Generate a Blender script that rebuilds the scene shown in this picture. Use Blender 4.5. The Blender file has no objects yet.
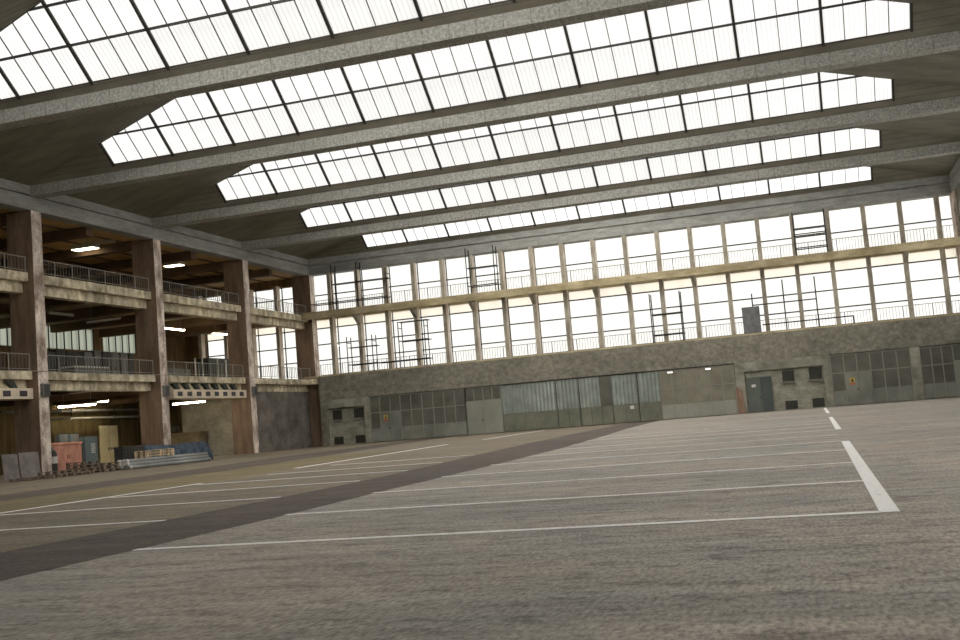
import bpy, math, random
from mathutils import Vector, Matrix
random.seed(7)
SC = bpy.context.scene
COL = SC.collection

# ------------------------------------------------------------------ layout (metres)
XL, XR = -39.61, 10.62            # inner faces of the two long sides
D = 82.95                         # plane of the window wall posts
W = 82.05                         # face of the lower back wall
GX = -52.4                        # gallery's own back wall
BEAM_Y = [71.79, 60.34, 48.89, 37.44, 25.98, 14.53, 3.08, -8.37, -19.8]
ZT, ZM, ZH = 14.37, 15.15, 15.79  # ring beam: underside, groove, top

# ------------------------------------------------------------------ helpers
def lin(c):
    o = []
    for v in c:
        v = v / 255.0
        o.append(v / 12.92 if v <= .04045 else ((v + .055) / 1.055) ** 2.4)
    return (o[0], o[1], o[2], 1.0)

class MB:
    """collects simple solids, links them as one mesh object"""
    def __init__(s):
        s.v = []; s.f = []; s.mi = []; s.m = 0
    def add(s, vs, fs):
        n = len(s.v); s.v += [tuple(p) for p in vs]
        for f in fs:
            s.f.append([n + i for i in f]); s.mi.append(s.m)
        return s
    def box(s, x0, x1, y0, y1, z0, z1, rz=0.0, piv=None, bev=0.0):
        if x0 > x1: x0, x1 = x1, x0
        if y0 > y1: y0, y1 = y1, y0
        if z0 > z1: z0, z1 = z1, z0
        vs = [(x, y, z) for z in (z0, z1) for x, y in ((x0, y0), (x1, y0), (x1, y1), (x0, y1))]
        if rz:
            px, py = piv if piv else ((x0 + x1) / 2, (y0 + y1) / 2)
            c, q = math.cos(rz), math.sin(rz)
            vs = [(px + (x - px) * c - (y - py) * q, py + (x - px) * q + (y - py) * c, z) for x, y, z in vs]
        return s.add(vs, [(3, 2, 1, 0), (4, 5, 6, 7), (0, 1, 5, 4), (1, 2, 6, 5), (2, 3, 7, 6), (3, 0, 4, 7)])
    def prism(s, poly, off):
        """polygon (3-D points) swept along a vector"""
        n = len(poly); o = Vector(off)
        a = [Vector(p) for p in poly]
        nrm = Vector((0, 0, 0))
        for i in range(n):
            nrm += a[i].cross(a[(i + 1) % n])
        if nrm.dot(o) > 0: a.reverse()
        b = [p + o for p in a]
        fs = [tuple(range(n)), tuple(range(2 * n - 1, n - 1, -1))]
        for i in range(n):
            j = (i + 1) % n
            fs.append((i, i + n, j + n, j))
        return s.add(a + b, fs)
    def bar(s, p, q, w, h=None):
        """square bar from p to q"""
        h = h or w
        p, q = Vector(p), Vector(q); d = (q - p).normalized()
        up = Vector((0, 0, 1)) if abs(d.z) < .95 else Vector((0, 1, 0))
        r = d.cross(up).normalized(); u = r.cross(d)
        r *= w / 2; u *= h / 2
        vs = [p - r - u, p + r - u, p + r + u, p - r + u, q - r - u, q + r - u, q + r + u, q - r + u]
        return s.add(vs, [(0, 1, 2, 3), (7, 6, 5, 4), (0, 4, 5, 1), (1, 5, 6, 2), (2, 6, 7, 3), (3, 7, 4, 0)])
    def tube(s, p, q, r, n=10, r2=None, cap=True):
        p, q = Vector(p), Vector(q); d = (q - p).normalized()
        up = Vector((0, 0, 1)) if abs(d.z) < .95 else Vector((0, 1, 0))
        a = d.cross(up).normalized(); b = a.cross(d)
        r2 = r if r2 is None else r2
        vs = []
        for c, rr in ((p, r), (q, r2)):
            for i in range(n):
                t = 2 * math.pi * i / n
                vs.append(c + a * math.cos(t) * rr + b * math.sin(t) * rr)
        fs = [(i, i + n, (i + 1) % n + n, (i + 1) % n) for i in range(n)]
        if cap:
            fs += [tuple(range(n)), tuple(range(2 * n - 1, n - 1, -1))]
        return s.add(vs, fs)
    def path(s, pts, r, n=6):
        for p, q in zip(pts, pts[1:]): s.tube(p, q, r, n)
        return s
    def build(s, name, mats, parent=None, bevel=0.0, smooth=False):
        org = Vector((0, 0, 0))
        if parent is not None:
            o = parent
            while o is not None:
                org += o.location; o = o.parent
        me = bpy.data.meshes.new(name)
        me.from_pydata([tuple(Vector(p) - org) for p in s.v], [], s.f)
        if not isinstance(mats, (list, tuple)): mats = [mats]
        for m in mats: me.materials.append(m)
        for p, i in zip(me.polygons, s.mi):
            p.material_index = i; p.use_smooth = smooth
        me.update()
        o = bpy.data.objects.new(name, me); COL.objects.link(o)
        if parent is not None: o.parent = parent
        if bevel:
            b = o.modifiers.new('Bevel', 'BEVEL'); b.width = bevel; b.segments = 2; b.limit_method = 'ANGLE'
        return o

def tag(o, label, cat, group=None):
    o['label'] = label; o['category'] = cat
    if group: o['group'] = group
    return o
def thing(name, label, cat, loc, group=None):
    o = bpy.data.objects.new(name, None); COL.objects.link(o)
    o.empty_display_size = .2; o.location = loc
    return tag(o, label, cat, group)
def struct(o):
    o['kind'] = 'structure'; return o
def relabel(o, label):
    o['label'] = label; return o
def copy_tree(o, loc, rz=None, label=None):
    r = o.copy(); COL.objects.link(r); r.location = loc
    if rz is not None: r.rotation_euler = (0, 0, rz)
    if label: r['label'] = label
    for ch in o.children:
        c = ch.copy(); COL.objects.link(c); c.parent = r
        for g in ch.children:
            d = g.copy(); COL.objects.link(d); d.parent = c
    return r

# ------------------------------------------------------------------ materials
def new_mat(name):
    m = bpy.data.materials.new(name); m.use_nodes = True
    nt = m.node_tree; nt.nodes.clear()
    out = nt.nodes.new('ShaderNodeOutputMaterial')
    return m, nt, out
def N(nt, t, **kw):
    n = nt.nodes.new(t)
    for k, v in kw.items(): setattr(n, k, v)
    return n
def mapped(nt, scale):
    g = N(nt, 'ShaderNodeNewGeometry'); mp = N(nt, 'ShaderNodeMapping')
    mp.inputs['Scale'].default_value = scale
    nt.links.new(g.outputs['Position'], mp.inputs['Vector'])
    return mp.outputs['Vector']
def noise(nt, scale, nscale=1.0, detail=5, rough=.6):
    n = N(nt, 'ShaderNodeTexNoise')
    n.inputs['Scale'].default_value = nscale; n.inputs['Detail'].default_value = detail
    n.inputs['Roughness'].default_value = rough
    nt.links.new(mapped(nt, scale), n.inputs['Vector'])
    return n.outputs['Fac']
def ramp(nt, fac, stops):
    r = N(nt, 'ShaderNodeValToRGB')
    el = r.color_ramp.elements
    while len(el) < len(stops): el.new(.5)
    for e, (p, c) in zip(el, stops):
        e.position = p; e.color = c
    nt.links.new(fac, r.inputs['Fac'])
    return r.outputs['Color']
def mix(nt, fac, a, b, mode='MIX'):
    m = N(nt, 'ShaderNodeMix', data_type='RGBA', blend_type=mode)
    for s, v in ((m.inputs[0], fac), (m.inputs[6], a), (m.inputs[7], b)):
        if isinstance(v, (float, int)): s.default_value = v
        elif isinstance(v, tuple): s.default_value = v
        else: nt.links.new(v, s)
    return m.outputs[2]
G = lambda v: (v, v, v, 1)
def surf(name, c, c2=None, s1=(1, 1, 1), n1=.6, stain=.35, s2=(.25, .25, .25), fine=.12, fs=(9, 9, 9), rough=.85,
         spec=.25, bump=.0, metal=0.0, lines=None):
    """weathered opaque surface: two tones, broad stains, fine grain, optional joints (axis, pitch, width, depth)"""
    m, nt, out = new_mat(name)
    b = N(nt, 'ShaderNodeBsdfPrincipled')
    a = lin(c); d = lin(c2) if c2 else tuple(v * .7 for v in a[:3]) + (1,)
    col = ramp(nt, noise(nt, s1, n1 * 2), [(.36, d), (.62, a)])
    if stain:
        st = ramp(nt, noise(nt, s2, 1.0, 7), [(.38, G(1 - stain)), (.6, G(1))])
        col = mix(nt, 1.0, col, st, 'MULTIPLY')
    if fine:
        fg = noise(nt, fs, 1.0, 3, .7)
        col = mix(nt, 1.0, col, ramp(nt, fg, [(.3, G(1 - fine)), (.7, G(1 + fine))]), 'MULTIPLY')
    if lines:
        for ax, pitch, wd, depth in lines:
            g = N(nt, 'ShaderNodeNewGeometry'); sp = N(nt, 'ShaderNodeSeparateXYZ')
            nt.links.new(g.outputs['Position'], sp.inputs[0])
            md = N(nt, 'ShaderNodeMath', operation='PINGPONG'); md.inputs[1].default_value = pitch / 2
            nt.links.new(sp.outputs['XYZ'.index(ax)], md.inputs[0])
            gt = N(nt, 'ShaderNodeMath', operation='LESS_THAN'); gt.inputs[1].default_value = wd
            nt.links.new(md.outputs[0], gt.inputs[0])
            col = mix(nt, gt.outputs[0], col, mix(nt, 1.0, col, G(depth), 'MULTIPLY'))
    nt.links.new(col, b.inputs['Base Color'])
    b.inputs['Roughness'].default_value = rough; b.inputs['Metallic'].default_value = metal
    b.inputs['Specular IOR Level'].default_value = spec
    if bump:
        bp = N(nt, 'ShaderNodeBump'); bp.inputs['Strength'].default_value = bump; bp.inputs['Distance'].default_value = .03
        nt.links.new(noise(nt, fs, .8, 6), bp.inputs['Height']); nt.links.new(bp.outputs[0], b.inputs['Normal'])
    nt.links.new(b.outputs[0], out.inputs[0])
    return m
def plain(name, c, rough=.6, metal=0.0, spec=.4):
    m, nt, out = new_mat(name)
    b = N(nt, 'ShaderNodeBsdfPrincipled')
    b.inputs['Base Color'].default_value = lin(c); b.inputs['Roughness'].default_value = rough
    b.inputs['Metallic'].default_value = metal; b.inputs['Specular IOR Level'].default_value = spec
    nt.links.new(b.outputs[0], out.inputs[0]); return m
def lamp(name, c, strength):
    m, nt, out = new_mat(name)
    e = N(nt, 'ShaderNodeEmission'); e.inputs[0].default_value = c; e.inputs[1].default_value = strength
    nt.links.new(e.outputs[0], out.inputs[0]); return m
def glass(name, tint, gloss=.06):
    m, nt, out = new_mat(name)
    t = N(nt, 'ShaderNodeBsdfTransparent'); t.inputs[0].default_value = tint
    g = N(nt, 'ShaderNodeBsdfGlossy'); g.inputs['Roughness'].default_value = .05
    mx = N(nt, 'ShaderNodeMixShader'); mx.inputs[0].default_value = gloss
    nt.links.new(t.outputs[0], mx.inputs[1]); nt.links.new(g.outputs[0], mx.inputs[2])
    nt.links.new(mx.outputs[0], out.inputs[0]); return m
def sheet(name, hi, lo, pitch, axis, clear, tint=(1, 1, 1, 1)):
    """corrugated translucent sheet: part lets the sky straight through, part scatters it"""
    m, nt, out = new_mat(name)
    g = N(nt, 'ShaderNodeNewGeometry'); sp = N(nt, 'ShaderNodeSeparateXYZ')
    nt.links.new(g.outputs['Position'], sp.inputs[0])
    md = N(nt, 'ShaderNodeMath', operation='PINGPONG'); md.inputs[1].default_value = pitch / 2
    nt.links.new(sp.outputs['XYZ'.index(axis)], md.inputs[0])
    dv = N(nt, 'ShaderNodeMath', operation='DIVIDE'); dv.inputs[1].default_value = pitch / 2
    nt.links.new(md.outputs[0], dv.inputs[0])
    hc = tuple(hi * v for v in tint[:3]) + (1,); lc = tuple(lo * v for v in tint[:3]) + (1,)
    col = ramp(nt, dv.outputs[0], [(.0, lc), (.32, hc)])
    col = mix(nt, 1.0, col, ramp(nt, noise(nt, (.5, .5, .5), 1.0, 6), [(.3, G(.97)), (.6, G(1))]), 'MULTIPLY')
    t = N(nt, 'ShaderNodeBsdfTransparent'); d = N(nt, 'ShaderNodeBsdfTranslucent')
    nt.links.new(col, t.inputs[0]); nt.links.new(col, d.inputs[0])
    mx = N(nt, 'ShaderNodeMixShader'); mx.inputs[0].default_value = 1 - clear
    nt.links.new(t.outputs[0], mx.inputs[1]); nt.links.new(d.outputs[0], mx.inputs[2])
    nt.links.new(mx.outputs[0], out.inputs[0]); return m

M = {}
M['beam'] = surf('beam_concrete', (172, 171, 164), (150, 149, 141), (2.5, 2.5, 2.5), 1.4, .14, (.3, .6, .6), .4, (9, 9, 9), bump=.3, lines=[('X', 1.05, .014, .6)])
M['ring'] = surf('ring_concrete', (170, 170, 164), (148, 148, 142), (.5, .5, 2), 1.0, .2, (.2, .2, .5), .2, (10, 10, 14), bump=.2)
M['roof'] = surf('roof_sheet', (134, 129, 115), (118, 113, 100), (.4, 1, 1), .6, .2, (.2, .3, .3), .06, (6, 20, 6), .8, lines=[('Y', .3, .03, .78)])
M['bar'] = plain('dark_glazing_bar', (52, 50, 46), .6)
M['thinbar'] = plain('thin_glazing_bar', (70, 67, 62), .6)
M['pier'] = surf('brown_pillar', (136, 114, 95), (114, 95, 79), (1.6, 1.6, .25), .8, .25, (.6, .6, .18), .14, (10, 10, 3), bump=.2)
M['pier_lit_face'] = surf('pillar_bare_lit_face', (248, 234, 220), (160, 141, 126), (1.0, 1.0, .5), .9, .25, (.5, .5, .3), .3, (14, 14, 10), bump=.3)  # mottled bare concrete, plus the hall-side light painted into its tone
M['slab_edge'] = surf('slab_edge', (240, 228, 200), (172, 158, 128), (1.4, 1.0, .6), 1.0, .4, (.8, .5, .5), .2, (9, 9, 9), bump=.2)
M['slab'] = surf('slab_soffit', (190, 176, 146), (165, 151, 124), (.6, .6, .6), .5, .25)
M['fascia'] = surf('fascia_concrete', (142, 138, 124), (118, 114, 102), (1.6, 1.6, 2.0), .7, .22, (.3, .3, .5), .2, (5, 5, 5), bump=.25)
M['infill'] = surf('block_infill', (160, 158, 142), (134, 132, 118), (.9, .9, 1.6), .8, .2, (.4, .4, .5), .16, (5, 5, 9), bump=.3, lines=[('Z', .42, .014, .75), ('X', .84, .01, .85)])
M['lintel'] = surf('lintel_concrete', (156, 154, 140), (122, 120, 107), (.7, .7, 1), .8, .3)
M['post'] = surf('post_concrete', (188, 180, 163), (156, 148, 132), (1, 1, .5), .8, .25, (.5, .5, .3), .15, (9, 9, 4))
M['post_lit_side'] = surf('post_lit_side', (242, 228, 210), (205, 188, 170), (1, 1, .5), .8, .2)  # same concrete as the post, coloured lighter for its lit side
M['crane'] = surf('crane_beam', (206, 192, 156), (168, 153, 118), (.4, .6, 1), .8, .3, (.25, .5, .5), .15)
M['door_panel'] = surf('door_sheet', (136, 137, 127), (122, 123, 113), (.5, .5, .5), .6, .2, (.6, .6, .8), .06, rough=.6)
M['dark_pane'] = surf('dirty_pane', (108, 107, 97), (90, 89, 80), (.5, .5, .5), .6, .25, (.4, .4, .6), .06, rough=.45, spec=.3)
M['brown_pane'] = surf('dusty_pane', (136, 131, 115), (118, 114, 99), (.8, .8, .8), .6, .2, (.4, .4, .6), .06, rough=.5)
M['frame'] = plain('door_frame', (132, 131, 121), .6)
M['green_panel'] = surf('olive_panel', (128, 130, 113), (110, 112, 97), (.5, .5, .5), .7, .25, (.5, .5, .8), .1, rough=.7)
M['corr'] = surf('corrugated_sheet', (160, 167, 158), (142, 149, 141), (.5, .5, .5), 1.0, .2, (.5, .5, .3), .06, rough=.6, lines=[('X', .3, .045, .72)])
M['white_door'] = surf('pale_door', (150, 150, 139), (139, 139, 128), (.4, .4, .4), .6, .1, rough=.6)
M['dark_door'] = surf('dark_green_door', (98, 104, 96), (88, 94, 87), (.5, .5, .5), .6, .15, rough=.5)
M['darker_door'] = surf('darker_door', (80, 87, 83), (70, 77, 74), (.5, .5, .5), .6, .15, rough=.5)
M['hole'] = plain('dark_glass', (58, 57, 51), .4, spec=.2)
M['plank'] = surf('red_plank', (150, 124, 104), (122, 98, 82), (4, 4, .4), 1, .25)
M['scaf'] = plain('scaffold_tube', (30, 29, 28), .6)
M['rail'] = plain('rail_steel', (150, 145, 134), .6)
M['rail_far'] = plain('rail_far', (120, 117, 108), .6)
M['rail_grey'] = plain('rail_grey', (165, 160, 150), .6)
M['rail_thin'] = plain('rail_thin', (112, 108, 99), .6)
M['glass'] = glass('clear_glass', (.97, .97, .95, 1))
M['cream'] = sheet('cream_panel', 1.0, .96, 3.0, 'X', .3, (1.0, .965, .89, 1))
M['sky_sheet'] = sheet('skylight_sheet', .97, .80, .20, 'X', .0)
M['side_sheet'] = sheet('side_glazing', .80, .72, .5, 'Y', .0)
M['frost'] = sheet('frosted_panel', .62, .46, .9, 'Y', .1, (.96, 1.0, .9, 1))
M['board_wall'] = surf('board_wall', (150, 124, 90), (122, 100, 72), (2.5, 2.5, .15), 1, .35, (.4, .4, .2), .12, (9, 9, 1.5), lines=[('X', .35, .01, .7), ('Y', .35, .01, .7)])
M['olive_wall'] = surf('olive_wall', (122, 107, 74), (96, 84, 58), (2, 2, .2), 1, .4, (.5, .5, .3), .12, (8, 8, 3))
M['gallery_ceiling'] = surf('gallery_ceiling', (205, 172, 120), (180, 150, 103), (.3, .3, .3), .5, .2)
M['brown_beam'] = surf('brown_beam', (112, 90, 70), (94, 76, 59), (.5, .5, .5), .6, .2)
M['grey_wall'] = surf('grey_render', (150, 146, 132), (130, 126, 113), (.7, .7, .7), .7, .3, (.3, .3, .4), .2, (7, 7, 7), bump=.25)
M['speckled'] = surf('speckled_render', (132, 125, 116), (102, 96, 89), (.6, .6, .6), .7, .3, (.4, .4, .3), .4, (9, 9, 9), bump=.3)
M['steel_grey'] = surf('grey_cabinet', (128, 128, 124), (108, 108, 105), (.6, .6, .6), .6, .15, rough=.5)
M['steel_dark'] = surf('charcoal_cabinet', (78, 77, 74), (66, 65, 63), (.6, .6, .6), .6, .15, rough=.5)
M['steel_blue'] = surf('blue_grey_cabinet', (112, 126, 130), (98, 110, 114), (.6, .6, .6), .6, .2, rough=.5)
M['pink'] = surf('faded_red_paint', (200, 146, 130), (176, 128, 114), (1, 1, .6), .8, .3, (.8, .8, .6), .12, rough=.7)
M['rust_wood'] = surf('weathered_pallet', (134, 118, 102), (106, 93, 81), (2, 2, 2), .8, .3)
M['new_wood'] = surf('pale_wood', (244, 222, 186), (214, 188, 148), (3, 3, 3), .8, .2)
M['tarp'] = surf('blue_tarp', (84, 98, 112), (54, 66, 80), (1.6, 1.6, 1.6), 1.2, .35, (.8, .8, .8), .12, rough=.6)
M['pipe'] = surf('grey_pipe', (160, 161, 158), (138, 139, 136), (.3, .3, .3), .8, .2, rough=.5)
M['pipe_end'] = plain('pipe_end', (196, 194, 186), .5)
M['hood'] = surf('beige_hood', (236, 220, 196), (216, 200, 178), (.6, .6, .6), .6, .2, rough=.6)
M['hood_hole'] = plain('hood_opening', (62, 58, 60), .5)
M['scoop'] = plain('dark_green_scoop', (52, 58, 53), .5)
M['cream_door'] = surf('cream_door', (250, 240, 204), (240, 228, 188), (.8, .8, .6), .8, .1)
M['counter'] = surf('wood_counter', (122, 110, 86), (104, 94, 74), (1, 1, 3), .8, .2)
M['slate'] = surf('slate_sheet', (132, 132, 132), (104, 104, 105), (1, 1, 1), 1, .25, (.8, .8, .8), .1, rough=.6)
M['plate'] = surf('concrete_plate', (140, 132, 127), (118, 111, 107), (1, 1, 1), 1, .25, (.6, .6, .6), .15)
M['white'] = plain('white_enamel', (205, 203, 196), .5)
M['yellow'] = plain('sign_yellow', (186, 160, 76), .6)
M['orange'] = plain('sign_red', (178, 100, 74), .6)
M['black'] = plain('black_plastic', (34, 34, 34), .5)
M['tube_warm'] = lamp('tube_lit', (1.0, .86, .60, 1), 45)
M['ceil_lit'] = lamp('ceiling_lit', (1.0, .88, .64, 1), 9)
M['tube_bright'] = lamp('tube_bright', (1.0, .88, .66, 1), 60)
M['tube_off'] = plain('tube_unlit', (170, 164, 150), .5)
M['tube_deep'] = lamp('tube_deep', (1.0, .86, .58, 1), 170)
M['lamp_lit'] = lamp('small_lamp', (1.0, .97, .9, 1), 3)

# floor: worn asphalt, streaked across the hall, dim warm gallery light tinted in on the left
def floor_mat(name, c, c2, warm=True):
    m, nt, out = new_mat(name)
    b = N(nt, 'ShaderNodeBsdfPrincipled')
    col = ramp(nt, noise(nt, (.25, 1.6, 1), 1.0, 8, .65), [(.30, lin(c2)), (.68, lin(c))])
    col = mix(nt, 1.0, col, ramp(nt, noise(nt, (.9, 6.0, 1), 1.0, 5, .7), [(.32, G(.82)), (.66, G(1.1))]), 'MULTIPLY')
    col = mix(nt, 1.0, col, ramp(nt, noise(nt, (22, 22, 1), 1.0, 3, .8), [(.30, G(.74)), (.62, G(1.1))]), 'MULTIPLY')
    col = mix(nt, 1.0, col, ramp(nt, noise(nt, (.07, .09, 1), 1.0, 4), [(.35, G(.84)), (.62, G(1.02))]), 'MULTIPLY')
    col = mix(nt, 1.0, col, ramp(nt, noise(nt, (38, 11, 1), 1.0, 2, .6), [(.28, G(.58)), (.5, G(1.0)), (.72, G(1.3))]), 'MULTIPLY')
    col = mix(nt, 1.0, col, ramp(nt, noise(nt, (2.6, 4.2, 1), 1.0, 9, .8), [(.40, (.58, .58, .59, 1)), (.49, G(1.0))]), 'MULTIPLY')
    col = mix(nt, 1.0, col, ramp(nt, noise(nt, (.35, .4, 1), 1.0, 5, .6), [(.38, (.84, .88, .90, 1)), (.62, (1.04, 1.0, .96, 1))]), 'MULTIPLY')
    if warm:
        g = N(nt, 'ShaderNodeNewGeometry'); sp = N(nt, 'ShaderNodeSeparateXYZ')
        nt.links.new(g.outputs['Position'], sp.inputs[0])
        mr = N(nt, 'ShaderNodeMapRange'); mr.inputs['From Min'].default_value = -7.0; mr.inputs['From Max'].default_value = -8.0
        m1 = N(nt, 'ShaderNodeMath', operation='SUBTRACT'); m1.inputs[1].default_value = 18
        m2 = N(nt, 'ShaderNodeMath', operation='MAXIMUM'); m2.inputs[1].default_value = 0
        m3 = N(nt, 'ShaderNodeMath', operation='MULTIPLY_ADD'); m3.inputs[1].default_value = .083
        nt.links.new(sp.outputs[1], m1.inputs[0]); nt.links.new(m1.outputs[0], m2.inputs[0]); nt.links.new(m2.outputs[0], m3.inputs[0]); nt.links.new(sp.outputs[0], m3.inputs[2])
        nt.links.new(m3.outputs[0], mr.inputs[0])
        col = mix(nt, mr.outputs[0], col, mix(nt, 1.0, col, (.60, .56, .47, 1), 'MULTIPLY'))  # dimmer, yellower gallery-side light multiplied into the asphalt colour
    nt.links.new(col, b.inputs['Base Color'])
    b.inputs['Roughness'].default_value = .75; b.inputs['Specular IOR Level'].default_value = .25
    bp = N(nt, 'ShaderNodeBump'); bp.inputs['Strength'].default_value = .35; bp.inputs['Distance'].default_value = .012
    nt.links.new(noise(nt, (16, 22, 1), 1.0, 6, .7), bp.inputs['Height']); nt.links.new(bp.outputs[0], b.inputs['Normal'])
    nt.links.new(b.outputs[0], out.inputs[0]); return m
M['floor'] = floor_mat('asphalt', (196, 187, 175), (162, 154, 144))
M['lane'] = floor_mat('dark_asphalt', (116, 104, 94), (94, 85, 77), False)
M['ochre'] = floor_mat('ochre_glow_asphalt', (146, 133, 100), (120, 109, 80), False)  # asphalt with the gallery's warm reflected light in its colour
def paint_mat():
    m, nt, out = new_mat('worn_white_paint')
    b = N(nt, 'ShaderNodeBsdfPrincipled')
    b.inputs['Base Color'].default_value = lin((252, 250, 246)); b.inputs['Roughness'].default_value = .7
    t = N(nt, 'ShaderNodeBsdfTransparent'); mx = N(nt, 'ShaderNodeMixShader')
    f = ramp(nt, noise(nt, (5, 9, 1), 2.0, 8, .75), [(.33, G(.15)), (.43, G(.98))])
    nt.links.new(f, mx.inputs[0]); nt.links.new(t.outputs[0], mx.inputs[1]); nt.links.new(b.outputs[0], mx.inputs[2])
    nt.links.new(mx.outputs[0], out.inputs[0]); return m
M['paint'] = paint_mat()

# ------------------------------------------------------------------ floor and markings
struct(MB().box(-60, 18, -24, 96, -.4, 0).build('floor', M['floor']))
def lane(pts0, pts1, m='lane'):
    mb = MB()
    for (a, b) in zip(range(len(pts0) - 1), range(1, len(pts0))):
        mb.prism([(pts0[a][0], pts0[a][1], 0), (pts1[a][0], pts1[a][1], 0), (pts1[b][0], pts1[b][1], 0), (pts0[b][0], pts0[b][1], 0)], (0, 0, .002))
    return struct(mb.build('floor_lane', M[m]))
lane([(-6.35, -20), (-6.4, 8), (-6.45, 12.4), (-6.66, 16), (-6.75, 19.5), (-6.9, 23.5), (-7.25, 31), (-8.2, 43), (-9.35, 54.7), (-11.3, 81.9)],
     [(-8.3, -20), (-8.3, 8), (-8.35, 12.4), (-8.45, 16), (-8.55, 19.5), (-8.9, 23.5), (-9.7, 31), (-10.8, 43), (-11.7, 54.7), (-13.6, 81.9)])
lane([(-17.5, -20), (-18.6, 16), (-18.9, 26), (-19.6, 34), (-22.0, 49), (-25.0, 66), (-27.5, 81.9)],
     [(-20.5, -20), (-21.6, 16), (-22.2, 26), (-23.2, 34), (-26.0, 49), (-28.0, 66), (-30.0, 81.9)])
lane([(-14.5, 8), (-14.7, 24), (-15.6, 31), (-16.6, 45)], [(-18.55, 8), (-18.85, 24), (-19.3, 31), (-21.3, 45)], 'ochre')  # ochre strip standing in for warm gallery light on the floor
def mark(x0, x1, y0, y1, h=.004):
    return struct(MB().box(x0, x1, y0, y1, 0.0021, .0021 + h).build('floor_marking', M['paint']))
mark(.38, .53, 9.14, 22.75)
for y0, y1 in ((30.3, 47.0 - .3), (57.0, 78.0)): pass
for a, b in ((9.14, 9.15),): pass
mark(.40, .55, 30.4, 46.9); mark(.40, .57, 57.0, 78.2)
LY = [9.18, 12.42, 15.75, 19.3, 22.95]
LX = [-6.4, -6.46, -6.68, -6.78, -6.92]
for y, x in zip(LY, LX): mark(x, .38, y - .06, y + .06)
for y, x in ((26.6, -7.0), (30.3, -7.2), (34.0, -7.5), (37.7, -7.8), (41.4, -8.1)): mark(x, .38, y - .05, y + .05)
for y, x in ((12.65, -8.36), (16.15, -8.5), (19.85, -8.7), (23.25, -9.0), (26.8, -9.4), (30.9, -9.8)): mark(-14.4, x, y - .06, y + .06)
def slant(x0, y0, x1, y1, w=.075):
    return struct(MB().prism([(x0 - w, y0, .0021), (x0 + w, y0, .0021), (x1 + w, y1, .0021), (x1 - w, y1, .0021)], (0, 0, .004)).build('floor_marking', M['paint']))
slant(-14.4, 12.4, -14.75, 24.0); slant(-15.45, 30.5, -17.2, 50.0, .1); slant(-17.2, 56.0, -18.5, 75.0, .1)

# ------------------------------------------------------------------ roof: long pyramids between beams
def ring(name, boxes):
    mb = MB()
    for b in boxes: mb.box(*b)
    return struct(mb.build(name, M['ring'], bevel=.02))
ring('trim_1', [(XL - .85, XL, -20, D, ZT, ZM - .05), (XL - .85, XL - .16, -20, D, ZM - .06, ZM + .06), (XL - .85, XL, -20, D, ZM + .05, ZH), (XL - .02, XL + .03, -20, D, ZT - .02, ZT + .14)])
ring('trim_2', [(XL - .85, XR + .85, D, D + .85, ZT, ZM - .05), (XL - .85, XR + .85, D + .16, D + .85, ZM - .06, ZM + .06), (XL - .85, XR + .85, D, D + .85, ZM + .05, ZH)])
ring('trim_3', [(XR, XR + .85, -20, D, ZT, ZM - .05), (XR + .16, XR + .85, -20, D, ZM - .06, ZM + .06), (XR, XR + .85, -20, D, ZM + .05, ZH)])
order = ['nearest the skylight at the top', 'second from the top', 'third from the top', 'closest to the window wall']
bl = {3: 'grey concrete roof beam across the hall, topmost and widest of the four', 2: 'grey concrete roof beam meeting the pillar beside the stacked plates',
      1: 'grey concrete roof beam meeting the pillar behind the blue tarp', 0: 'thinnest and farthest grey concrete roof beam, before the window wall'}
for i, y in enumerate(BEAM_Y):
    o = MB().box(XL, XR, y, y + .83, ZM - .04, ZH - .06).build('roof_beam' if i in bl else 'trim_%d' % (i + 1), M['beam'], bevel=.015)
    if i in bl: tag(o, bl[i], 'beam', 'roof beams across the hall')
    else: struct(o)  # roof beams out of view, built as structure
T, RUN = .87, 21.5
XA, XB, SEC = -34.05, 5.47, 3.593
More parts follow.
